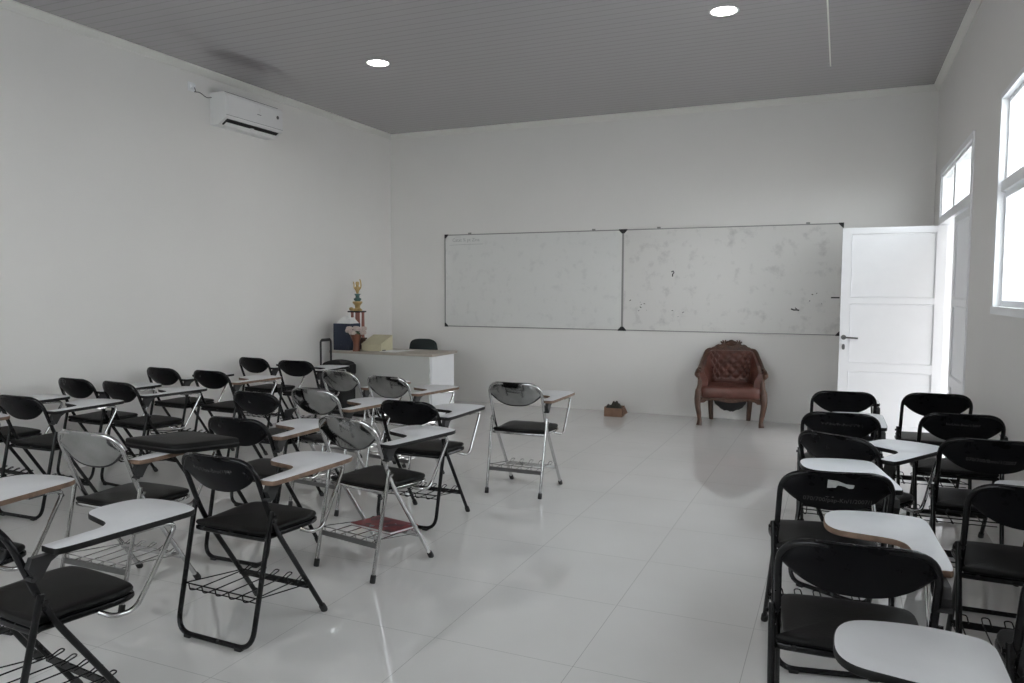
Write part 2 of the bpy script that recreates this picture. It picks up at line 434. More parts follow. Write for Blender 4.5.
obj('fanlight_pane', MB().box(x + 0.014, x + 0.019, y0 + 0.06, 7.37, 2.16, 2.54).box(x + 0.014, x + 0.019, 7.43, y1 - 0.06, 2.16, 2.54), M['glass'], fo, smooth=False)

def leaf(w, h):
    # a door leaf lying in x (0..w), thickness in y, three sunk panels each side
    mb = MB(); t = 0.02; st_ = 0.085
    zs = [0.0, 0.13, 0.657, 0.737, 1.325, 1.382, h - 0.06, h]
    mb.box(0, st_, -t, t, 0, h); mb.box(w - st_, w, -t, t, 0, h)
    for a, b in ((0, 1), (2, 3), (4, 5), (6, 7)): mb.box(st_, w - st_, -t, t, zs[a], zs[b])
    for a, b in ((1, 2), (3, 4), (5, 6)):
        mb.box(st_, w - st_, -t + 0.011, t - 0.011, zs[a], zs[b])
        for s in (-1, 1):                                         # bead moulding round the panel
            ys = s * (t - 0.008)
            c = [(st_ + 0.006, ys, zs[a] + 0.006), (w - st_ - 0.006, ys, zs[a] + 0.006), (w - st_ - 0.006, ys, zs[b] - 0.006), (st_ + 0.006, ys, zs[b] - 0.006)]
            mb.tube(c, 0.007, 6, closed=True)
    return mb
d1 = obj('door_1', leaf(0.905, 2.068), M['white_paint'], smooth=False); d1['kind'] = 'structure'
d1.location = (-0.004, 8.245, 0.008)
def door_handle(parent, xh, zh, sgn=1):
    for s in (-1, 1):
        h = MB(); tf = Matrix.Translation((xh, s * 0.02, zh)) @ Matrix.Rotation(-s * PI / 2, 4, 'X')
        h.lathe([(0.024, 0), (0.024, 0.006), (0.012, 0.009), (0.009, 0.045), (0.0, 0.045)], 16, tf=tf)
        h.tube(rounded([(xh, s * 0.058, zh), (xh + sgn * 0.02, s * 0.06, zh), (xh + sgn * 0.13, s * 0.06, zh - 0.006)], 0.012), 0.0085, 10)
        obj('door_handle', h, M['steelgrey'], parent)
        k = MB(); pts = [(xh + 0.014 * math.cos(a), zh - 0.095 + (0.028 if math.sin(a) > 0 else -0.028) * abs(math.sin(a)) ** 0.6) for a in [2 * PI * i / 16 for i in range(16)]]
        k.prism([(p[0], -p[1]) for p in pts][::-1] if False else pts, 0, 0.007, tf=Matrix.Translation((0, s * 0.0205 + (0.0 if s > 0 else 0.0), 0)) @ Matrix.Rotation(PI / 2, 4, 'X') @ Matrix.Translation((0, 0, -0.0 if s < 0 else -0.007)))
        obj('keyhole_plate', k, M['steelgrey'], parent)
door_handle(d1, 0.038, 0.99)
for z in (0.25, 1.0, 1.78):
    obj('hinge', MB().tube([(0.898, 0.026, z - 0.05), (0.898, 0.026, z + 0.05)], 0.007, 10), M['white_paint'], d1)
d2 = obj('door_2', leaf(0.945, 2.068), M['white_paint'], smooth=False); d2['kind'] = 'structure'
d2.location = (XR + 0.03, 6.42, 0.008); d2.rotation_euler = (0, 0, PI / 2)

# the yard outside, plus added unseen pieces that dim the doorway light
struct('outside_ground', MB().box(-30, 30, -30, 35, -0.25, -0.13), M['yard'], smooth=False)
M['absorber'] = mat('dark_absorber', (0.16, 0.16, 0.155), 0.9, noise=0.15)  # dark surface for the added pieces, cuts bounce onto the open door
struct('added_shade_floor', MB().box(XR + T, 3.6, 5.5, 10.0, -0.13, -0.03), M['absorber'], smooth=False)  # added unseen slab, keeps bright ground bounce off the door leaf
struct('added_shade_wall', MB().box(XR + T, 3.4, 5.55, 5.7, -0.13, 2.12), M['absorber'], smooth=False)  # added unseen side wall, blocks light heading for the door face
struct('added_shade_roof', MB().box(XR + T, 3.0, 5.7, 9.6, 2.09, 2.13), M['desktop'], smooth=False)  # added unseen canopy, holds high sky light off the open door
struct('outside_wall', MB().box(14.0, 14.2, -14, 30, -0.13, 1.1), M['yardwall'], smooth=False)

# ------------------------------------------------------------------ ceiling downlights
LIGHTS = [(-3.972, 6.05, 'left recessed round ceiling light above the left-hand chairs'), (-0.864, 5.956, 'right recessed round ceiling light above the open floor'),
          (-3.972, 2.6, 'round ceiling light above the near left chairs'), (-0.864, 2.6, 'round ceiling light above the near aisle'),
          (-3.972, -0.6, 'round ceiling light at the back left of the room'), (-0.864, -0.6, 'round ceiling light at the back right of the room')]
for (lx, ly, lab) in LIGHTS:
    t = thing('ceiling_light', lab, 'ceiling light', (lx, ly, H), 0, 'recessed ceiling lights')
    obj('trim_ring', MB().lathe([(0.093, 0.001), (0.106, 0.001), (0.109, -0.001), (0.106, -0.003), (0.097, -0.0035), (0.093, -0.002)], 36, loop=True), M['white_paint'], t)
    obj('diffuser', MB().lathe([(0.0925, 0.001), (0.0925, -0.0015), (0.05, -0.002), (0.001, -0.002)], 36), M['lamp'], t)

# ------------------------------------------------------------------ whiteboards
def whiteboard(x0, lab, dirty):
    t = thing('whiteboard', lab, 'whiteboard', (x0 + 1.2, D, 0.98), 0, 'pair of whiteboards')
    obj('panel', MB().box(-1.19, 1.19, -0.014, -0.003, 0.01, 1.19), M['board_dirty' if dirty else 'board_clean'], t, smooth=False)
    f = MB(); 
    for a in ((-1.2, 1.2, 0, 0.012), (-1.2, 1.2, 1.188, 1.2), (-1.2, -1.188, 0.012, 1.188), (1.188, 1.2, 0.012, 1.188)):
        f.box(a[0], a[1], -0.019, -0.002, a[2], a[3])
    obj('frame', f, M['aluminium'], t, smooth=False)
    for sx in (-1, 1):
        for z in (0, 1):
            c = MB(); s = 1 if z == 0 else -1; zz = 0 if z == 0 else 1.2
            p = [(0, 0), (0.05, 0), (0.05, 0.012), (0.014, 0.05), (0, 0.05)]
            vs = [(sx * (1.1995 - q[0]), yy, zz + s * (q[1] - 0.003)) for yy in (-0.022, -0.002) for q in p]; n = 5
            c.add(vs, [tuple(range(n)), tuple(range(2 * n - 1, n - 1, -1))] + [(i, n + i, n + (i + 1) % n, (i + 1) % n) for i in range(n)])
            obj('corner_cap', c, M['dark'], t, smooth=False)
    return t
wb1 = whiteboard(-4.794, 'left whiteboard with handwriting in its top left corner', False)
wb2 = whiteboard(-2.394, 'right whiteboard, smudged and ink-stained, above the leather armchair', True)
def clip(parent, x):
    obj('hanging_clip', MB().box(x - 0.02, x + 0.02, -0.02, -0.001, 1.2, 1.218, bev=0.003), M['aluminium'], parent)
clip(wb1, -4.43 + 3.594); clip(wb1, -2.76 + 3.594); clip(wb2, -1.97 + 1.194); clip(wb2, -0.35 + 1.194)
tm = text_mesh('Catat % pt Zina', 0.062); tm.materials.append(mat('dry_marker', (0.42, 0.42, 0.42), 0.6))
o = bpy.data.objects.new('handwriting', tm); COL.objects.link(o); o.parent = wb1; o.location = (-0.89, -0.0146, 1.125); o.rotation_euler = (PI / 2, 0, 0)
ul = MB()
ul.tube([(-1.13, -0.0142, 1.062), (-0.9, -0.0142, 1.068), (-0.64, -0.0142, 1.07)], 0.0022, 5)
obj('marker_underline', ul, tm.materials[0], wb1)
def stain(pts, r, name='marker_stain'):
    s = MB(); s.tube([(p[0] + 1.194, -0.0138, p[1] - 0.98) for p in pts], r, 6, flat=0.3 if False else 1.0); obj(name, s, M['dark'], wb2)
stain([(-1.815, 1.675), (-1.795, 1.685), (-1.785, 1.665), (-1.80, 1.65), (-1.802, 1.62)], 0.007)
stain([(-0.50, 1.262), (-0.47, 1.25), (-0.44, 1.252), (-0.415, 1.246)], 0.008)
stain([(-0.46, 1.275), (-0.44, 1.262)], 0.005)
for q in range(14):
    px, pz = random.choice([(-2.2, 1.3), (-2.28, 1.1), (-0.3, 1.35), (-1.7, 1.22)]); px += random.uniform(-.12, .12); pz += random.uniform(-.12, .1)
    stain([(px, pz), (px + random.uniform(.004, .02), pz + random.uniform(-.015, .015))], random.uniform(.002, .005))
obj('pen_holder', MB().box(1.194 - 0.10, 1.194 - 0.015, -0.03, -0.012, 0.40, 0.414, bev=0.003), M['dark'], wb2)

# ------------------------------------------------------------------ air conditioner and socket on the left wall
ac = thing('air_conditioner', 'white split air conditioner high on the left wall', 'air conditioner', (XL, 6.055, 3.03))
def yprism(mb, prof, ya, yb, mi=0):
    n = len(prof); vs = [(p[0], yy, p[1]) for yy in (ya, yb) for p in prof]
    mb.add(vs, [tuple(range(n - 1, -1, -1)), tuple(range(n, 2 * n))] + [(i, (i + 1) % n, n + (i + 1) % n, n + i) for i in range(n)], mi)
    return mb
prof = [(0.0, 0.0), (0.11, 0.0), (0.115, 0.012), (0.175, 0.052), (0.2, 0.06), (0.208, 0.075), (0.208, 0.27), (0.195, 0.295), (0.16, 0.305), (0.0, 0.305)]
obj('body', yprism(MB(), prof, -0.395, 0.395), M['ac'], ac, angle=25)
obj('air_outlet', yprism(MB(), [(0.114, 0.004), (0.182, 0.05), (0.178, 0.056), (0.11, 0.012)], -0.36, 0.36), M['dark'], ac, smooth=False)
obj('louver_flap', yprism(MB(), [(0.118, -0.004), (0.124, -0.004), (0.162, 0.022), (0.158, 0.025)], -0.35, 0.35), M['ac'], ac, smooth=False)
obj('louver_clip', MB().box(0.13, 0.165, -0.02, 0.02, 0.01, 0.03), M['ac'], ac, smooth=False)
obj('front_seam', MB().box(0.2, 0.2095, -0.396, 0.396, 0.082, 0.085), M['steelgrey'], ac, smooth=False)
obj('intake_grille', MB().box(0.02, 0.17, -0.37, 0.37, 0.303, 0.3075), M['dark'], ac, smooth=False)
obj('badge', MB().box(0.2, 0.21, 0.045, 0.065, 0.19, 0.235), M['paper'], ac, smooth=False)
obj('badge_line', MB().box(0.2, 0.21, 0.02, 0.075, 0.168, 0.174), M['steelgrey'], ac, smooth=False)
obj('display_badge', MB().lathe([(0.018, 0), (0.018, 0.003), (0.0, 0.003)][:2] + [(0.001, 0.003)], 16, tf=Matrix.Translation((0.208, 0.32, 0.2)) @ Matrix.Rotation(PI / 2, 4, 'Y')), M['steelgrey'], ac)
so = thing('wall_socket', 'small white power socket beside the air conditioner', 'socket', (XL, 5.43, 3.335))
obj('faceplate', MB().box(0, 0.01, -0.042, 0.042, -0.042, 0.042, bev=0.004), M['white_paint'], so)
obj('plug', MB().box(0.01, 0.045, -0.02, 0.02, -0.02, 0.02, bev=0.006), M['white_paint'], so)
cb = MB(); cb.tube(spline([(XL + 0.045, 5.43, 3.325), (XL + 0.05, 5.437, 3.29), (XL + 0.03, 5.445, 3.29), (XL + 0.02, 5.52, 3.30), (XL + 0.02, 5.60, 3.275), (XL + 0.02, 5.662, 3.29)], 6), 0.0045, 7)
tag(obj('power_cord', cb, M['steelgrey']), 'short grey cord running from wall socket to air conditioner', 'cord')

# ------------------------------------------------------------------ tablet chairs
TR = 0.0108
def front_frame(zt):
    xs = 0.198; yt = -0.085 - (zt - 0.48) * 0.39
    a = rounded([(-xs, 0.225, 0.012), (-xs, -0.085, 0.48), (-xs, yt, zt), (0, yt, zt), (xs, yt, zt), (xs, -0.085, 0.48), (xs, 0.225, 0.012)], [0.10, 0.105, 0.001, 0.105, 0.10], 9)
    out = []
    for k, p in enumerate(a):
        if k and abs(p.z - zt) < 1e-4 and abs(a[k - 1].z - zt) < 1e-4 and (p - a[k - 1]).length > 0.03:
            for q in (1, 2, 3): out.append(a[k - 1].lerp(p, q / 4))
        out.append(p)
    def bow(p):
        w = max(0.0, min(1.0, (p.z - 0.62) / (zt - 0.62)))
        return Vector((p.x, p.y - 0.02 * w * w * (1 - (p.x / xs) ** 2), p.z))
    pts = [bow(p) for p in out]; clean = [pts[0]]
    for p in pts[1:]:
        if (p - clean[-1]).length > 0.004: clean.append(p)
    return MB().tube(clean, TR, 10)
def rear_frame(loop):
    if loop:
        pts = [(-0.212, -0.105, 0.545), (-0.205, -0.222, 0.013), (0.205, -0.222, 0.013), (0.212, -0.105, 0.545)]
        return MB().tube(rounded(pts, [0.075, 0.075], 7), TR, 10)
    mb = MB()
    for s in (-1, 1): mb.tube([(s * 0.212, -0.105, 0.545), (s * 0.203, -0.22, 0.012)], TR * 0.95, 10)
    return mb
def seat_outline(k=0.0):
    q = [(-0.172, -0.125), (0.172, -0.125), (0.181 + k, -0.09), (0.186 + k, 0.0), (0.196 + k, 0.11), (0.19 + k, 0.185), (0.15, 0.218 + k), (0.0, 0.226 + k), (-0.15, 0.218 + k), (-0.19 - k, 0.185), (-0.196 - k, 0.11), (-0.186 - k, 0.0), (-0.181 - k, -0.09)]
    return [(p.x, p.y) for p in spline([(a[0], a[1], 0) for a in q], 3, True)]
def back_panel(zt_, zc_):
    nx, nz = 22, 7; xs = 0.19
    zt, zc = zt_ + 0.008, zc_
    def row(dz, thick):
        g = []
        for j in range(nz + 1):
            r = []
            for i in range(nx + 1):
                u = -1 + 2 * i / nx; u = math.copysign(1 - (1 - abs(u)) ** 1.25, u); x = u * xs
                zb = zc + 0.078 * abs(u) ** 2.6
                # top edge follows the bend of the tube
                e = max(0.0, abs(x) - (xs - 0.095)) / 0.098
                ztop = zt - 0.092 * (1 - math.sqrt(max(0.0, 1 - min(1, e) ** 2)))
                ztop = max(ztop, zb + 0.004)
                z = zb + (ztop - zb) * j / nz
                y = -0.085 - (z - 0.48) * 0.39 - 0.026 * (1 - u * u) + 0.010 * math.sin(PI * j / nz) * -1 + thick
                r.append((x, y, z))
            g.append(r)
        return g
    return MB().slab(row(0, -0.004), row(0, 0.006))
def back_trim(zc_):
    pts = []
    for i in range(25):
        u = -1 + i / 12; z = zc_ + 0.078 * abs(u) ** 2.6
        pts.append((u * 0.19, -0.085 - (z - 0.48) * 0.39 - 0.026 * (1 - u * u) + 0.0005, z))
    return MB().tube(pts, 0.0062, 8)
TAB = [(0.186, -0.135), (0.20, -0.148), (0.24, -0.148), (0.262, -0.135), (0.268, -0.05), (0.268, 0.12), (0.268, 0.30), (0.262, 0.355), (0.235, 0.385), (0.15, 0.402), (0.06, 0.396),
       (-0.012, 0.372), (-0.046, 0.32), (-0.054, 0.24), (-0.044, 0.175), (-0.01, 0.135), (0.06, 0.118), (0.125, 0.104), (0.155, 0.085), (0.172, 0.05), (0.178, -0.02)]
def tablet(k=1.0):
    o = [(p.x * k, p.y) for p in spline([(a[0], a[1], 0) for a in TAB], 4, True)]
    return MB().prism(o, 0.662, 0.681, 1, 0.0022, top_mi=0, side_mi=1)
def bracket():
    mb = MB()
    p = [(-0.135, 0.663), (-0.04, 0.663), (-0.082, 0.64), (-0.112, 0.595), (-0.127, 0.598), (-0.146, 0.635)]
    vs = [(xx, q[0], q[1]) for xx in (0.2085, 0.232) for q in p]; n = len(p)
    mb.add(vs, [tuple(range(n)), tuple(range(2 * n - 1, n - 1, -1))] + [(i, n + i, n + (i + 1) % n, (i + 1) % n) for i in range(n)])
    mb.tube([(0.198, -0.135, 0.60), (0.236, -0.135, 0.60)], 0.008, 8)
    return mb
def support():
    mb = MB()
    mb.tube(rounded([(0.225, 0.22, 0.655), (0.236, 0.335, 0.648), (0.236, 0.175, 0.40), (0.236, 0.10, 0.405), (0.20, 0.075, 0.42)], [0.04, 0.04, 0.03], 6), 0.0085, 10)
    mb.box(0.205, 0.247, 0.17, 0.24, 0.650, 0.6625)
    return mb
def rack():
    mb = MB(); r = 0.0028
    zr, zf, yr, yf = 0.205, 0.16, -0.178, 0.125
    mb.tube([(-0.205, yr, zr), (0.205, yr, zr)], 0.0034, 6)
    mb.tube([(-0.19, yr + 0.01, zr - 0.025), (0.19, yr + 0.01, zr - 0.025)], r, 6)
    for k in range(5):
        xx = -0.165 + 0.30 * k / 4
        mb.tube(rounded([(xx - 0.018, yr, zr), (xx - 0.012, yr, zr - 0.028), (xx, yr + 0.012, zr - 0.03), (xx, yf - 0.005, zf + 0.008), (xx, yf + 0.03, zf + 0.022), (xx + 0.026, yf + 0.03, zf + 0.022), (xx + 0.026, yf - 0.03, zf + 0.01)], 0.012, 3), r, 6)
    for s in (-1, 1): mb.tube([(s * 0.2, yr, zr), (s * 0.195, yf, zf)], r, 6)
    return mb
def crossbar(y, z, xs): return MB().box(-xs, xs, y - 0.004, y + 0.004, z - 0.013, z + 0.013)
def cap_front(s):
    d = Vector((0, -0.31, 0.468)).normalized(); a = Vector((s * 0.198, 0.229, 0.0075))
    return MB().tube([a - d * 0.006, a, a + d * 0.03, a + d * 0.034], [0.014, 0.0155, 0.0145, 0.0112], 12)
def cap_rear(s):
    d = Vector((s * 0.009, 0.115, 0.533)).normalized(); a = Vector((s * 0.203, -0.221, 0.004))
    return MB().tube([a - d * 0.003, a + d * 0.002, a + d * 0.034, a + d * 0.038], [0.013, 0.0148, 0.0142, 0.011], 12)
def pad(s): return MB().box(s * 0.14 - 0.018, s * 0.14 + 0.018, -0.236, -0.208, 0.0, 0.014, bev=0.004)
def bolts(s):
    mb = MB()
    mb.tube([(s * 0.196, -0.098, 0.52), (s * 0.224, -0.098, 0.52), (s * 0.226, -0.098, 0.52), (s * 0.229, -0.098, 0.52)], [0.0055, 0.0055, 0.0085, 0.006], 10)
    return mb

PM = {}
def build_protos():
    for k, zt, zc in (('black', 0.766, 0.617), ('chrome', 0.797, 0.638), ('tall', 0.782, 0.628)):
        fm = M['chrome'] if k == 'chrome' else M['blackpaint']
        P = {}
        P['front_frame'] = front_frame(zt).mesh('front_frame', fm)
        P['rear_frame'] = rear_frame(True).mesh('rear_frame', fm) if k != 'chrome' else None
        P['rear_leg'] = [MB().tube([(s * 0.212, -0.105, 0.545), (s * 0.203, -0.22, 0.012)], TR * 0.95, 10).mesh('rear_leg', fm) for s in (-1, 1)]
        P['seat'] = MB().prism(seat_outline(), 0.437, 0.462, 0, 0.010, dome=0.008).mesh('seat', M['vinyl'], angle=60)
        rim = MB().prism(seat_outline(0.004), 0.418, 0.437, 0, 0.004)
        P['seat_pan'] = rim.mesh('seat_pan', fm)
        P['backrest'] = back_panel(zt, zc).mesh('backrest', M['chromeplate'] if k == 'chrome' else M['blackplate'], angle=50)
        P['back_trim'] = back_trim(zc).mesh('back_trim', M['dark'])
        P['book_rack'] = rack().mesh('book_rack', fm)
        P['crossbar'] = (crossbar(0.122, 0.155, 0.197)).mesh('crossbar', fm, smooth=False)
        P['rear_crossbar'] = (crossbar(-0.184, 0.175, 0.204)).mesh('rear_crossbar', M['steelgrey'], smooth=False)
        P['cap_f'] = [cap_front(s).mesh('foot_cap', M['rubber']) for s in (-1, 1)]
        P['cap_r'] = [cap_rear(s).mesh('foot_cap', M['rubber']) for s in (-1, 1)]
        P['pad'] = [pad(s).mesh('floor_pad', M['rubber']) for s in (-1, 1)]
        P['bolt'] = [bolts(s).mesh('pivot_bolt', fm) for s in (-1, 1)]
        P['tab_black'] = tablet().mesh('writing_tablet', [M['laminate'], M['edge_black']])
        P['tab_slim'] = tablet(0.88).mesh('writing_tablet', [M['laminate'], M['edge_black']])
        P['tab_wood'] = tablet().mesh('writing_tablet', [M['laminate'], M['edge_wood']])
        P['bracket'] = bracket().mesh('arm_bracket', M['dark'])
        P['support'] = support().mesh('tablet_support', M['chrome'])
        PM[k] = P
build_protos()

def back_point(x, z):
    u = x / 0.19
    return -0.085 - (z - 0.48) * 0.39 - 0.026 * (1 - u * u) - 0.004 - 0.0085
def writing_on(parent, s, size, z, x0=0.0, tilt=0.0):
    me = text_mesh(s, size); me.materials.append(M['ink'])
    for v in me.vertices:                                            # wrap the letters onto the curved back plate
        px, pz = v.co.x, v.co.y
        xx = x0 + px; zz = z + pz + tilt * px
        v.co = (xx, back_point(xx, zz) - 0.0012, zz)
    o = bpy.data.objects.new('inventory_writing', me); COL.objects.link(o); o.parent = parent
    return o

def chair(kind, edge, x, y, rot, label, group, tab=True, toff=(0, 0)):
    P = PM[kind]
    t = thing('tablet_chair', label, 'chair', (x, y, 0), math.radians(rot), group)
    o = obj('front_frame', P['front_frame'], None, t)
    for m in P['cap_f']: obj('foot_cap', m, None, o)
    obj('crossbar', P['crossbar'], None, o)
    if kind == 'chrome':
        for q in (0, 1): obj('foot_cap', P['cap_r'][q], None, obj('rear_leg', P['rear_leg'][q], None, t))
        obj('rear_crossbar', P['rear_crossbar'], None, t)
    else:
        o = obj('rear_frame', P['rear_frame'], None, t)
        for m in P['pad']: obj('floor_pad', m, None, o)
    s = obj('seat', P['seat'], None, t); obj('seat_pan', P['seat_pan'], None, s)
    b = obj('backrest', P['backrest'], None, t)
    if kind == 'chrome': obj('back_trim', P['back_trim'], None, b)
    obj('book_rack', P['book_rack'], None, t)
    for m in P['bolt']: obj('pivot_bolt', m, None, t)
    if tab:
        w = obj('writing_tablet', P['tab_' + edge], None, t)
        obj('tablet_support', P['support'], None, t)
        w.location = (toff[0], toff[1], 0)
        if len(toff) > 2: w.scale = (1, toff[2], 1)
        obj('arm_bracket', P['bracket'], None, t)
    elif tab is False:
        obj('arm_bracket', P['bracket'], None, t)
    return t, b

GL, GR = 'tablet chairs on the left of the room', 'tablet chairs on the right by the windows'
CH = {}
for (key, kind, edge, x, y, rot, tab, label) in [
    ('L1', 'black', 'black', -4.740, 3.310, 1.5, True, 'black chair with black-edged tablet, at left frame edge behind the cut-off white tablet'),
    ('L2', 'black', 'black', -5.290, 4.110, -2.9, True, 'black chair against the left wall, nearest the camera of those fully visible along that wall'),
    ('L3', 'black', 'black', -4.790, 4.090, -7.0, True, 'black chair beside the nearest wall-side one, above the mirror-backed chair carrying the cushion'),
    ('L4', 'black', 'black', -5.350, 4.970, -4.0, True, 'second fully visible black chair along the left wall, below the air conditioner'),
    ('L5', 'black', 'wood', -4.797, 4.961, -2.9, True, 'black chair with worn brown-edged tablet, second row off the left wall'),
    ('L6', 'black', 'black', -5.350, 6.080, -5.0, True, 'farthest black chair along the left wall'),
    ('L7', 'black', 'black', -4.790, 6.000, 4.0, True, 'black chair in front of the trolley bag, far left'),
    ('L8', 'black', 'black', -3.515, 4.070, -3.1, False, 'black chair with no tablet on its arm bracket, left of a mirror-backed chair'),
    ('L9', 'black', 'wood', -2.900, 3.240, 0.5, True, 'black chair right of the black cushion, white tablet with brown edge'),
    ('L10', 'black', 'wood', -2.300, 2.500, -2.0, True, 'large near black chair with writing ending 1984 on its back'),
    ('L11', 'chrome', 'wood', -3.100, 2.545, 0.5, True, 'chrome chair whose tablet carries a loose black cushion'),
    ('L12', 'chrome', 'wood', -3.100, 4.170, -6.0, True, 'chrome chair right of the black chair without a tablet, left middle cluster'),
    ('L13', 'chrome', 'black', -2.235, 3.335, -10.9, True, 'chrome chair holding a red magazine in its wire rack'),
    ('L14', 'chrome', 'wood', -3.615, 5.163, -10.6, True, 'chrome chair directly in front of the black trolley bag body'),
    ('L15', 'chrome', 'wood', -3.077, 5.014, -8.9, True, 'chrome chair standing before the teacher desk, tablet reaching its white side panel'),
    ('L16', 'black', 'black', -2.400, 4.140, 0.0, True, 'black chair with black-edged white tablet between two chrome chairs, left of the lone chair'),
    ('L17', 'chrome', 'wood', -2.083, 5.053, 0.4, True, 'lone chrome chair standing apart in the middle of the open floor'),
    ('L18', 'black', 'black', -2.330, 1.575, -6.5, True, 'black chair cut by the lower left corner, black-edged white tablet in front'),
    ('L19', 'black', 'wood', -3.001, 1.655, 6.3, True, 'chair off the left frame edge, only its brown-edged white tablet shows'),
    ('L20', 'black', 'black', -5.300, 3.320, -3.0, True, 'black chair mostly beyond left frame edge against wall, seat and thin black tablet show'),
    ('L21', 'black', 'wood', -4.850, 2.600, -5.0, True, 'chair beyond the left frame edge showing only a pinkish tablet edge'),
]:
    CH[key] = chair(kind, edge, x, y, rot, label, GL, tab, (0, 0.05, 0.92) if key == 'L18' else (0, 0))
for (key, kind, edge, x, y, rot, tab, label) in [
    ('R1', 'black', 'black', 0.020, 5.760, 5.0, True, 'farthest black chair of the aisle-side column, before the white door'),
    ('R2', 'black', 'black', 0.015, 4.754, 0.6, True, 'black chair with faint writing on back, second farthest of the aisle-side column'),
    ('R3', 'black', 'black', 0.090, 4.020, -30.0, True, 'black chair turned askew with its tablet pointing right, middle of the aisle-side column'),
    ('R4', 'black', 'black', -0.030, 3.230, 11.0, True, 'black chair with a torn white label and writing on its back'),
    ('R5', 'black', 'wood', 0.050, 2.370, 3.0, True, 'nearest fully visible black chair on the right, reddish-brown tablet edge'),
    ('R6', 'black', 'black', 0.080, 1.420, 0.0, True, 'chair below the frame, only its big white tablet shows at bottom right'),
    ('S1', 'tall', 'slim', 0.581, 5.773, 3.0, None, 'farthest black chair of the window-side column, overlapping the bright doorway'),
    ('S2', 'tall', 'slim', 0.610, 4.885, 3.0, False, 'second farthest black chair of the window-side column, under the window'),
    ('S3', 'tall', 'slim', 0.633, 4.110, 0.0, None, 'third black chair of the window-side column, faint reddish writing low on back'),
    ('S4', 'tall', 'slim', 0.625, 3.200, 0.0, True, 'fourth black chair of the window-side column, cut by right frame edge'),
    ('S5', 'tall', 'slim', 0.634, 2.340, 0.0, None, 'nearest black chair of the window-side column, almost wholly cut by right frame edge'),
]:
    CH[key] = chair(kind, edge, x, y, rot, label, GR, tab, ({'R4': 0.005, 'R5': -0.01}.get(key, -0.02), 0.09) if key[0] == 'R' and key != 'R3' else (0, 0))
writing_on(CH['L10'][1], 'INV/Univ-Bmn/1984', 0.026, 0.712, 0.0, 0.0)
writing_on(CH['R4'][1], '070/700/pap-Kn/1/2007/1', 0.024, 0.662, 0.005, -0.03)
writing_on(CH['R2'][1], 'Inv/Uniu/Pu-Bmn/1/2007', 0.022, 0.708, 0.01, -0.02)
writing_on(CH['S3'][1], '070/700/Bmn/1/2007', 0.023, 0.69, 0.0, -0.03)
writing_on(CH['S2'][1], 'Inv/Univ-Bmn/1/2007', 0.019, 0.73, 0.0, -0.02)
# torn label on the back of one chair
lp = [(-0.045, 0.695), (-0.043, 0.765), (-0.01, 0.762), (0.02, 0.75), (0.05, 0.747), (0.048, 0.735), (0.035, 0.73), (0.052, 0.722), (0.05, 0.713), (0.03, 0.716), (0.012, 0.708), (0.0, 0.712), (-0.004, 0.722), (-0.012, 0.71), (-0.006, 0.70), (-0.02, 0.694)]
lp = [(p[0] + 0.005, p[1] - 0.018) for p in lp]
lb = MB(); n = len(lp)
vs = [(p[0], back_point(p[0], p[1]) + dy, p[1]) for dy in (-0.0006, 0.006) for p in lp]
lb.add(vs, [tuple(range(n)), tuple(range(2 * n - 1, n - 1, -1))] + [(i, (i + 1) % n, n + (i + 1) % n, n + i) for i in range(n)])
obj('torn_label', lb, M['sticker'], CH['R4'][1], smooth=False)

# loose cushion lying on the tablet of a chrome chair
cu = MB()
a, b, c, d = Vector((-3.155, 2.57)), Vector((-2.785, 2.545)), Vector((-2.635, 2.81)), Vector((-3.01, 2.85))
out = []
for p, q in ((a, b), (b, c), (c, d), (d, a)):
    for k in range(6): out.append(p.lerp(q, k / 6))
out = [((p.x * 4 + out[i - 1].x + out[(i + 1) % 24].x) / 6, (p.y * 4 + out[i - 1].y + out[(i + 1) % 24].y) / 6) for i, p in enumerate(out)]
cu.prism(out, 0.6825, 0.728, 0, 0.008, dome=0.006)
ct = thing('seat_cushion', 'loose black vinyl cushion lying on a white tablet, left of centre', 'cushion', (0, 0, 0))
obj('cushion_pad', cu, M['vinyl'], ct, angle=60)
pp = [(p[0], p[1], 0.704) for p in out]
obj('piping', MB().tube(pp, 0.0035, 6, closed=True), M['dark'], ct)

# magazine in the rack of the chrome chair (rack slopes to the front)
cx, cy = -2.222, 3.342
mg = thing('magazine', 'dark red magazine lying in the rack under a chrome chair', 'magazine', (-2.20, 3.385, 0.181), math.radians(-10.9))
mg.location.z += 0.004
mg.rotation_euler = (math.radians(-3.6), 0, math.radians(-10.9))
obj('cover', MB().box(-0.145, 0.145, -0.11, 0.10, 0.012, 0.015).box(-0.145, 0.145, -0.11, 0.10, 0.0, 0.002), M['magazine'], mg, smooth=False)
obj('pages', MB().box(-0.142, 0.142, -0.107, 0.097, 0.002, 0.012), M['paper'], mg, smooth=False)

# ------------------------------------------------------------------ leather armchair
arm = thing('armchair', 'carved wooden armchair with buttoned maroon leather below the whiteboard', 'armchair', (-1.088, 8.57, 0), math.radians(7.8))
rail = [(-0.338, -0.215, 0.575), (-0.336, -0.13, 0.60), (-0.322, 0.02, 0.64), (-0.292, 0.15, 0.71), (-0.25, 0.225, 0.782), (-0.16, 0.255, 0.79), (0, 0.262, 0.79)]
railf = [Vector(p) for p in rail] + [Vector((-p[0], p[1], p[2])) for p in rail[-2::-1]]
rs = spline(railf, 14)
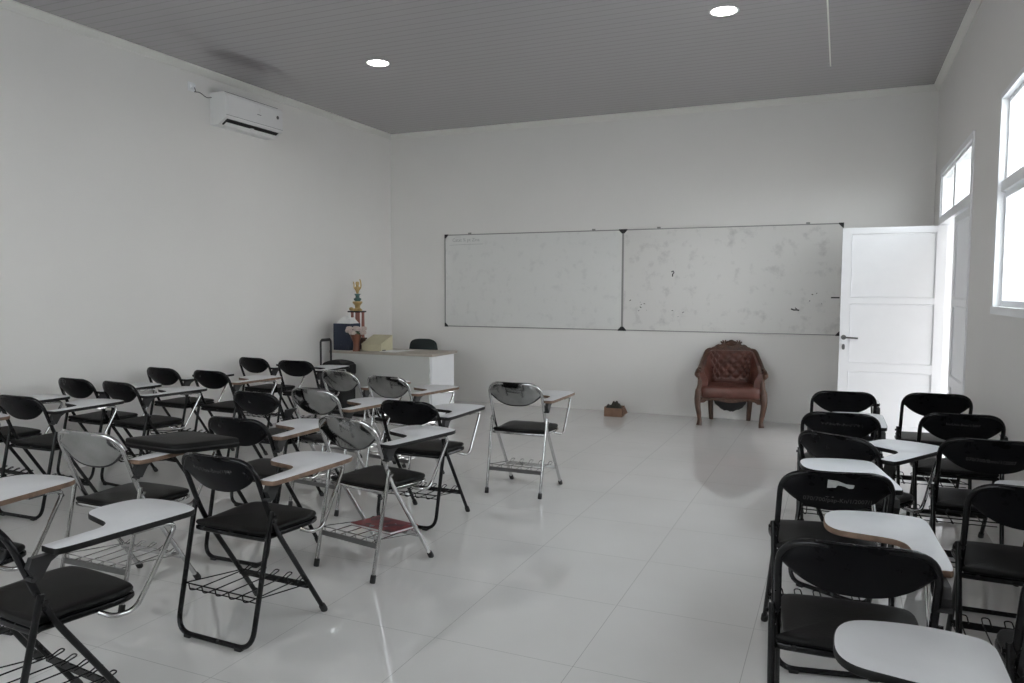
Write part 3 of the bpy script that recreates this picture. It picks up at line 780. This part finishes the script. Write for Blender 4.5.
# upholstered shell
def shell(off, tuft):
    g = []
    NZ = 36; n = len(rs)
    for j in range(NZ + 1):
        v = j / NZ; row = []
        for i, p in enumerate(rs):
            q = Vector((p.x * 0.92, p.y - 0.02, 0.0)); r = Vector((p.x * 0.84, min(p.y, 0.24) * 0.92 - 0.02, 0))
            b = r.lerp(q, v); z = 0.37 + (p.z - 0.37) * v
            nrm = Vector((-p.x * 1.0, -(p.y + 0.15), 0)).normalized()
            bulge = 0.03 * math.sin(PI * v)
            dd = off + (bulge if tuft else 0)
            if tuft and abs(p.x) < 0.27 and p.y > 0.12 and 0.25 < v < 0.97:
                s = (i - n / 2) / n * 2
                A = s * 30; B = (v - 0.35) * 16
                dd += 0.017 * (abs(math.sin((A + B) * PI / 4)) * abs(math.sin((A - B) * PI / 4)) - 0.5) * 2
            row.append((b.x + nrm.x * dd, b.y + nrm.y * dd, z))
        g.append(row)
    return g
obj('back_upholstery', MB().slab(shell(0.03, True), shell(-0.022, False)), M['leather'], arm, angle=70)
bt = MB()
n = len(rs); G = shell(0.03, True)
for p in range(-4, 5):
    for q in range(-3, 6):
        if (p + q) % 2: continue
        sv = 2 * p / 30; vv = 0.35 + 2 * q / 16
        ii = int(round(n / 2 + sv * n / 2)); jj = int(round(vv * 36))
        if 0.3 < vv < 0.93 and 0 < ii < n and rs[ii].y > 0.13 and abs(rs[ii].x) < 0.26: bt.ball(G[jj][ii], 0.008, u=8, w=5)
obj('buttons', bt, M['leather'], arm)
obj('top_rail', MB().tube(rs, [0.026 - 0.006 * abs(math.sin(3 * PI * i / (n - 1))) for i in range(n)], 10), M['wood'], arm)
cr = MB()
def lobe(x, y, z, rx, ry, rz, ang=0.0):
    cr.ball((0, 0, 0), rx, ry, rz, 10, 7, tf=Matrix.Translation((x, y, z - 0.022)) @ Matrix.Rotation(ang, 4, 'Y'))
crest_prof = spline([(-0.25, 0, 0.79), (-0.19, 0, 0.825), (-0.13, 0, 0.848), (-0.075, 0, 0.868), (0, 0, 0.88), (0.075, 0, 0.868), (0.13, 0, 0.848), (0.19, 0, 0.825), (0.25, 0, 0.79)], 4)
nC = len(crest_prof)
top = [(p.x, p.z) for p in crest_prof]; bot = [(p.x * 0.98, p.z - 0.085 + 0.03 * (p.x / 0.25) ** 2) for p in reversed(crest_prof)]
pl = top + bot
def yb_(x): return 0.262 - 0.5 * x * x
vs = [(p[0], yb_(p[0]) + dy, p[1]) for dy in (-0.028, 0.012) for p in pl]; nn = len(pl)
fs2 = []
for i in range(nC - 1):
    a, b, c, d = i, i + 1, nn - 2 - i, nn - 1 - i
    fs2.append((a, d, c, b)); fs2.append((nn + a, nn + b, nn + c, nn + d))
fs2 += [(i, (i + 1) % nn, nn + (i + 1) % nn, nn + i) for i in range(nn)]
cr.add(vs, fs2)
lobe(0, 0.235, 0.905, 0.035, 0.022, 0.026); lobe(0, 0.228, 0.875, 0.05, 0.02, 0.018)
for s in (-1, 1):
    lobe(s * 0.045, 0.235, 0.90, 0.026, 0.018, 0.014, s * 0.5); lobe(s * 0.085, 0.238, 0.905, 0.009, 0.010, 0.024, s * 0.35); lobe(s * 0.10, 0.238, 0.895, 0.022, 0.014, 0.011, s * -0.7)
    lobe(s * 0.065, 0.238, 0.912, 0.008, 0.01, 0.018, s * -0.3)
    lobe(s * 0.15, 0.235, 0.862, 0.03, 0.016, 0.012, s * 0.45); lobe(s * 0.20, 0.228, 0.832, 0.03, 0.016, 0.012, s * 0.6); lobe(s * 0.245, 0.215, 0.80, 0.028, 0.018, 0.014, s * 0.9)
    lobe(s * 0.11, 0.225, 0.845, 0.03, 0.014, 0.010, s * 0.3)
obj('carved_crest', cr, M['wood'], arm)
for s in (-1, 1):
    a = MB()
    a.tube(spline([(s * 0.335, -0.12, 0.602), (s * 0.345, -0.19, 0.592), (s * 0.352, -0.235, 0.568), (s * 0.352, -0.235, 0.545), (s * 0.34, -0.222, 0.535)], 5), [0.024] * 10 + [0.026] * 5 + [0.022] * 6, 10)
    a.ball((s * 0.348, -0.225, 0.557), 0.03, 0.028, 0.028)
    a.ball((s * 0.33, -0.14, 0.615), 0.022, 0.05, 0.014)
    a.tube(spline([(s * 0.34, -0.215, 0.55), (s * 0.322, -0.215, 0.50), (s * 0.322, -0.215, 0.44), (s * 0.338, -0.222, 0.37), (s * 0.335, -0.22, 0.31)], 6), [0.022] * 8 + [0.026] * 9 + [0.032] * 8, 10)
    obj('arm_post', a, M['wood'], arm)
    l = MB()
    pts = spline([(s * 0.332, -0.218, 0.36), (s * 0.342, -0.232, 0.28), (s * 0.338, -0.232, 0.20), (s * 0.322, -0.222, 0.10), (s * 0.318, -0.224, 0.04), (s * 0.322, -0.232, 0.0)], 6)
    l.tube(pts, [0.040 - 0.017 * min(1, i / 20) + (0.008 * max(0, i - 22) / 8) for i in range(len(pts))], 12)
    l.ball((s * 0.342, -0.245, 0.285), 0.026, 0.016, 0.04)
    obj('leg', l, M['wood'], arm)
    l = MB()
    pts = spline([(s * 0.225, 0.20, 0.40), (s * 0.215, 0.205, 0.25), (s * 0.208, 0.215, 0.12), (s * 0.202, 0.232, 0.0)], 6)
    l.tube(pts, [0.033 - 0.009 * i / 18 for i in range(len(pts))], 10)
    obj('leg', l, M['wood'], arm)
so_ = [(p.x, p.y) for p in spline([(-0.30, -0.235, 0), (-0.15, -0.262, 0), (0, -0.27, 0), (0.15, -0.262, 0), (0.30, -0.235, 0), (0.30, -0.12, 0), (0.27, 0.1, 0), (0.2, 0.2, 0), (0, 0.225, 0), (-0.2, 0.2, 0), (-0.27, 0.1, 0), (-0.30, -0.12, 0)], 4, True)]
obj('seat_cushion', MB().prism(so_, 0.295, 0.428, 0, 0.024, dome=0.016), M['leather'], arm, angle=70)
ap = MB(); tops = []; 
apx = [-0.33 + 0.66 * i / 24 for i in range(25)]
def apz(x): return 0.272 - 0.010 * math.cos(x * 19) - (0.016 if abs(x) > 0.27 else 0)
vs = [(x_, -0.268 + 0.35 * x_ * x_ + dy, z_) for dy in (0, 0.03) for (x_, z_) in ([(q, 0.305) for q in apx] + [(q, apz(q)) for q in reversed(apx)])]
nn = 50; f3 = [(i, nn - 1 - i, nn - 2 - i, i + 1) for i in range(24)] + [(nn + i, nn + i + 1, nn + nn - 2 - i, nn + nn - 1 - i) for i in range(24)] + [(i, (i + 1) % nn, nn + (i + 1) % nn, nn + i) for i in range(nn)]
ap.add(vs, f3)
for k in range(11):
    xx = -0.25 + 0.05 * k; ap.ball((xx, -0.272 + 0.35 * xx * xx, 0.289), 0.02, 0.007, 0.007, 8, 5)
for s in (-1, 1): ap.tube([(s * 0.325, -0.215, 0.325), (s * 0.285, 0.08, 0.34), (s * 0.22, 0.20, 0.35)], 0.026, 8)
ap.tube([(-0.22, 0.2, 0.35), (0.22, 0.2, 0.35)], 0.025, 8)
obj('seat_rail', ap, M['wood'], arm)
ln = MB(); g1 = []; g2 = []
for j in range(9):
    r1 = []; r2 = []
    for i in range(13):
        u, v = i / 6 - 1, j / 4 - 1
        z = 0.30 - 0.16 * max(0, (1 - u * u)) ** 0.6 * max(0, 1 - v * v) ** 0.6 + 0.006 * math.sin(i * 2.1 + j)
        r1.append((u * 0.19, -0.05 + v * 0.17, z)); r2.append((u * 0.19, -0.05 + v * 0.17, 0.31))
    g1.append(r1); g2.append(r2)
obj('torn_lining', ln.slab(g1, g2), M['bagcloth'], arm)

# small cardboard box with cloth in it
bx = thing('cardboard_box', 'small brown open box holding dark cloth by the board wall', 'box', (-2.385, 8.52, 0), math.radians(3))
b = MB(); w, dp, h, t = 0.105, 0.075, 0.10, 0.004
b.box(-w, w, -dp, dp, 0, t); b.box(-w, w, -dp, -dp + t, t, h); b.box(-w, w, dp - t, dp, t, h + 0.015); b.box(-w, -w + t, -dp + t, dp - t, t, h + 0.01); b.box(w - t, w, -dp + t, dp - t, t, h)
obj('carton', b, M['cardboard'], bx, smooth=False)
fl = MB(); fl.box(0.0, 0.075, -0.075, 0.07, 0, 0.003, tf=Matrix.Translation((w, 0, h)) @ Matrix.Rotation(math.radians(62), 4, 'Y'))
obj('flap', fl, M['cardboard'], bx, smooth=False)
rg = thing('folded_cloth', 'dark crumpled cloth heaped in the small brown box', 'cloth', (-2.385, 8.52, 0.05), math.radians(3))
cl = MB(); g1 = []; g2 = []
for j in range(9):
    r1 = []; r2 = []
    for i in range(15):
        u, v = i / 7 - 1, j / 4 - 1; e = max(0, 1 - u ** 4) * max(0, 1 - v ** 4)
        z = 0.02 + e * (0.05 + 0.03 * math.sin(u * 4 + v * 3) + 0.018 * math.sin(u * 9 - v * 5) + 0.03 * max(0, 0.5 - abs(u + 0.1)))
        r1.append((u * 0.096, v * 0.066, 0.0)); r2.append((u * 0.096, v * 0.066, z + 0.01))
    g1.append(r1); g2.append(r2)
obj('cloth', cl.slab(g1, g2), M['cloth'], rg)

# ------------------------------------------------------------------ teacher desk and what stands on it
dk = thing('teacher_desk', 'pale desk with beige top in the far left corner', 'desk', (-4.77, 7.53, 0))
obj('desktop', MB().box(-0.68, 0.69, -0.30, 0.30, 0.722, 0.75, bev=0.004), M['desktop'], dk)
obj('side_panel', MB().box(0.64, 0.664, -0.26, 0.26, 0, 0.722), M['white_paint'], dk, smooth=False)
obj('side_panel', MB().box(-0.664, -0.64, -0.258, 0.26, 0, 0.722), M['white_paint'], dk, smooth=False)
obj('modesty_panel', MB().box(-0.664, 0.638, -0.275, -0.26, 0.05, 0.722), mat('grey_white_laminate', (0.55, 0.55, 0.53), 0.5), dk, smooth=False)
bxn = thing('file_box', 'navy blue box file standing at the left end of the desk', 'box', (-5.335, 7.425, 0.75))
obj('carcass', MB().box(-0.115, 0.115, -0.11, 0.11, 0, 0.31, bev=0.004), M['navy'], bxn)
obj('finger_ring', MB().tube([(0.02 * math.cos(a), -0.112, 0.08 + 0.02 * math.sin(a)) for a in [2 * PI * k / 16 for k in range(16)]], 0.003, 6, closed=True), M['navy'], bxn)
pg = MB(); g1 = []; g2 = []
for j in range(7):
    r1 = []; r2 = []
    for i in range(11):
        u, v = i / 5 - 1, j / 3 - 1; e = max(0, 1 - u ** 4) * max(0, 1 - v ** 4)
        z = 0.004 + e * (0.07 + 0.018 * math.sin(u * 5 + 1) * math.cos(v * 4) + 0.014 * math.sin(u * 11 + v * 3))
        r1.append((u * 0.10, v * 0.08, 0)); r2.append((u * 0.10, v * 0.08, z))
    g1.append(r1); g2.append(r2)
o = obj('plastic_bag', pg.slab(g1, g2), M['paper']); o.location = (-5.325, 7.43, 1.0605)
tag(o, 'crumpled white plastic bag on top of the navy box', 'bag')
# vase with flowers
va = thing('flower_vase', 'brown vase of pale pink flowers on the desk', 'vase', (-5.10, 7.275, 0.75))
obj('vase', MB().lathe([(0.04, 0), (0.042, 0.01), (0.034, 0.05), (0.036, 0.10), (0.055, 0.16), (0.078, 0.20), (0.07, 0.20), (0.045, 0.15), (0.01, 0.13)], 24), M['terracotta'], va)
for k in range(9):
    a = 2 * PI * k / 8; rr = 0.075 if k < 8 else 0.0; zz = 0.215 + 0.022 * ((k * 5) % 3) if k < 8 else 0.265
    px, py = rr * math.cos(a) * 1.25, rr * math.sin(a)
    fw = MB()
    for q in range(6):
        b2 = 2 * PI * q / 6; fw.ball((px + 0.02 * math.cos(b2), py + 0.02 * math.sin(b2), zz), 0.022, 0.022, 0.024, 8, 5)
    fw.ball((px, py, zz + 0.008), 0.018, u=8, w=5)
    fo_ = obj('flower', fw, M['petal'], va)
    obj('stem', MB().tube([(0, 0, 0.14), (px * 0.5, py * 0.5, 0.2), (px, py, zz)], 0.003, 6), M['leaf'], fo_)
lf = MB()
for k in range(7):
    a = 2 * PI * k / 7 + 0.3; lf.ball((0, 0, 0), 0.05, 0.018, 0.004, 8, 5, tf=Matrix.Translation((0.07 * math.cos(a), 0.07 * math.sin(a), 0.215)) @ Matrix.Rotation(a, 4, 'Z') @ Matrix.Rotation(0.4, 4, 'Y'))
obj('leaves', lf, M['leaf'], va)
# trophy
tp = thing('trophy', 'tall tiered gold trophy with red columns on the desk', 'trophy', (-5.325, 7.63, 0.75))
obj('base', MB().box(-0.085, 0.085, -0.085, 0.085, 0, 0.05, bev=0.006).box(-0.07, 0.07, -0.07, 0.07, 0.05, 0.11, bev=0.006).box(-0.08, 0.08, -0.08, 0.08, 0.11, 0.13, bev=0.004), M['wood'], tp)
for (sx, sy) in ((-1, -1), (1, -1), (-1, 1), (1, 1)):
    obj('column', MB().lathe([(0.02, 0.13), (0.016, 0.15), (0.019, 0.28), (0.016, 0.42), (0.021, 0.435)], 12, c=(sx * 0.045, sy * 0.045, 0)), M['redcol'], tp)
obj('inner_figure', MB().lathe([(0.03, 0.13), (0.02, 0.16), (0.026, 0.2), (0.012, 0.26), (0.022, 0.3), (0.02, 0.33), (0.002, 0.36)], 14), M['gold'], tp)
obj('platform', MB().box(-0.095, 0.075, -0.075, 0.075, 0.435, 0.452, bev=0.004), M['dark'], tp)
obj('wing', MB().ball((-0.06, -0.04, 0.475), 0.035, 0.01, 0.022).ball((0.05, -0.04, 0.47), 0.03, 0.01, 0.018), M['gold'], tp)
obj('gold_tier', MB().lathe([(0.06, 0.452), (0.055, 0.47), (0.03, 0.49), (0.034, 0.52), (0.06, 0.55), (0.058, 0.565), (0.02, 0.57)], 18), M['gold'], tp)
obj('teal_tier', MB().lathe([(0.03, 0.568), (0.045, 0.585), (0.045, 0.60), (0.022, 0.615), (0.026, 0.64), (0.042, 0.655), (0.015, 0.66)], 18), M['teal'], tp)
cup = MB().lathe([(0.012, 0.658), (0.018, 0.68), (0.032, 0.71), (0.03, 0.735), (0.014, 0.75), (0.024, 0.775), (0.02, 0.80), (0.002, 0.805)], 16)
cup.tube(spline([(0.02, 0, 0.70), (0.05, 0, 0.74), (0.045, 0, 0.80), (0.035, 0, 0.83)], 5), 0.008, 8); cup.tube(spline([(-0.02, 0, 0.70), (-0.045, 0, 0.73), (-0.048, 0, 0.77), (-0.055, 0, 0.80)], 5), 0.007, 8)
obj('figure', cup, M['gold'], tp)
# cream wedge box
wb = thing('document_box', 'cream box with sloping lid in the middle of the desk', 'box', (-4.965, 7.375, 0.75), math.radians(0))
w_ = MB(); pr_ = [(0.0, 0.0), (0.25, 0.0), (0.25, 0.175), (0.0, 0.082)]
vs = [(xx, p[0], p[1]) for xx in (-0.132, 0.132) for p in pr_]
w_.add(vs, [(0, 1, 2, 3), (7, 6, 5, 4)] + [(i, 4 + i, 4 + (i + 1) % 4, (i + 1) % 4) for i in range(4)])
obj('carton', w_, M['cream'], wb, smooth=False)
obj('lid_edge', MB().box(-0.134, 0.134, -0.004, 0.0, 0.066, 0.082), M['cream'], wb, smooth=False)
obj('dark_slot', MB().box(0.1318, 0.1332, 0.03, 0.10, 0.0, 0.012), M['dark'], wb, smooth=False)
for k, (px, py, rz) in enumerate(((-4.715, 7.46, 0.05), (-4.66, 7.49, -0.3))):
    o = obj('paper_sheet', MB().box(-0.105, 0.105, -0.148, 0.148, 0, 0.002), M['paper'], smooth=False)
    o.location = (px, py, 0.7505 + 0.0026 * k); o.rotation_euler = (0, 0, rz)
    tag(o, ['white paper sheet on the desk right of the cream box', 'topmost white paper sheet on the desk, farther from the cream box'][k], 'paper', 'papers on the desk')
# chair behind the desk
tc_ = thing('desk_chair', 'dark green padded chair behind the desk', 'chair', (-4.85, 8.20, 0), PI)
P = PM['black']
f = obj('front_frame', P['front_frame'], None, tc_)
for m_ in P['cap_f']: obj('foot_cap', m_, None, f)
r = obj('rear_frame', P['rear_frame'], None, tc_)
s_ = obj('seat', P['seat'], None, tc_); obj('seat_pan', P['seat_pan'], None, s_)
bp_ = MB(); 
op = [(p.x, p.y) for p in spline([(-0.19, 0.66, 0), (-0.195, 0.74, 0), (-0.17, 0.805, 0), (-0.10, 0.835, 0), (0, 0.84, 0), (0.10, 0.835, 0), (0.17, 0.805, 0), (0.195, 0.74, 0), (0.19, 0.66, 0), (0.1, 0.62, 0), (-0.1, 0.62, 0)], 5, True)]
bp_.prism(op[::-1], -0.02, 0.03, 0, 0.012, tf=Matrix.Translation((0, -0.165, 0)) @ Matrix.Rotation(PI / 2, 4, 'X'))
obj('backrest', bp_, M['greenpad'], tc_, angle=60)
# trolley bag beside the desk
tb = thing('trolley_bag', 'black trolley bag with raised handle between desk and left wall', 'bag', (-5.0, 6.87, 0))
body = [(-0.17, -0.11), (0.06, -0.12), (0.08, -0.09), (0.08, 0.09), (0.06, 0.12), (-0.17, 0.11), (-0.19, 0.08), (-0.19, -0.08)]
obj('bag_body', MB().prism([(p.x, p.y) for p in spline([(a_[0], a_[1], 0) for a_ in body], 3, True)], 0.05, 0.66, 0, 0.03, dome=0.03), M['bagcloth'], tb, angle=60)
obj('flap', MB().box(-0.12, 0.10, -0.135, 0.13, 0.52, 0.64, bev=0.02), M['bagcloth'], tb)
obj('pull_handle', MB().tube(rounded([(-0.212, -0.10, 0.12), (-0.212, -0.10, 0.90), (-0.212, 0.08, 0.90), (-0.212, 0.08, 0.12)], 0.03), 0.011, 8), M['dark'], tb)
obj('handle_grip', MB().tube([(-0.212, -0.075, 0.901), (-0.212, 0.055, 0.901)], 0.017, 10), M['dark'], tb)
for sy in (-1, 1): obj('wheel', MB().lathe([(0.012, -0.014), (0.042, -0.014), (0.045, 0), (0.042, 0.014), (0.012, 0.014)], 18, tf=Matrix.Translation((-0.16, sy * 0.10, 0.045)) @ Matrix.Rotation(PI / 2, 4, 'X')), M['dark'], tb)
for sy in (-1, 1): obj('foot', MB().lathe([(0.016, 0), (0.02, 0.05)], 10, c=(0.04, sy * 0.07, 0)), M['dark'], tb)

# ------------------------------------------------------------------ world light, camera, colour management
w = bpy.data.worlds.new('overcast'); scene.world = w; w.use_nodes = True
bgn = w.node_tree.nodes['Background']
SKY = 2.6
tcw = w.node_tree.nodes.new('ShaderNodeTexCoord'); sp = w.node_tree.nodes.new('ShaderNodeSeparateXYZ')
w.node_tree.links.new(tcw.outputs['Generated'], sp.inputs[0])
rmp = w.node_tree.nodes.new('ShaderNodeValToRGB')
rmp.color_ramp.elements[0].position = 0.0; rmp.color_ramp.elements[0].color = (0.93, 0.925, 0.93, 1)
rmp.color_ramp.elements[1].position = 1.0; rmp.color_ramp.elements[1].color = (0.64, 0.665, 0.72, 1)
w.node_tree.links.new(sp.outputs['Z'], rmp.inputs['Fac']); w.node_tree.links.new(rmp.outputs['Color'], bgn.inputs['Color'])
bgn.inputs['Strength'].default_value = SKY

cam = bpy.data.cameras.new('camera'); co = bpy.data.objects.new('camera', cam); COL.objects.link(co)
fwd = Vector((-math.sin(YAW) * math.cos(PITCH), math.cos(YAW) * math.cos(PITCH), math.sin(PITCH)))
rt = Vector((math.cos(YAW), math.sin(YAW), 0)); up = rt.cross(fwd)
r2 = rt * math.cos(ROLL) + up * math.sin(ROLL); u2 = -rt * math.sin(ROLL) + up * math.cos(ROLL)
mt = Matrix((r2, u2, -fwd)).transposed().to_4x4(); mt.translation = (0, 0, CAM_H); co.matrix_world = mt
cam.sensor_fit = 'HORIZONTAL'; cam.sensor_width = 36; cam.lens = F_PX / 1024 * 36; cam.clip_start = 0.02; cam.clip_end = 200
scene.camera = co
scene.view_settings.view_transform = 'Standard'; scene.view_settings.look = 'None'
scene.view_settings.gamma = 1.0; scene.view_settings.exposure = 1.97; scene.view_settings.use_curve_mapping = False
scene.cycles.use_denoising = True
scene.cycles.max_bounces = 10; scene.cycles.diffuse_bounces = 6; scene.cycles.glossy_bounces = 5; scene.cycles.transparent_max_bounces = 12
scene.cycles.sample_clamp_indirect = 6.0
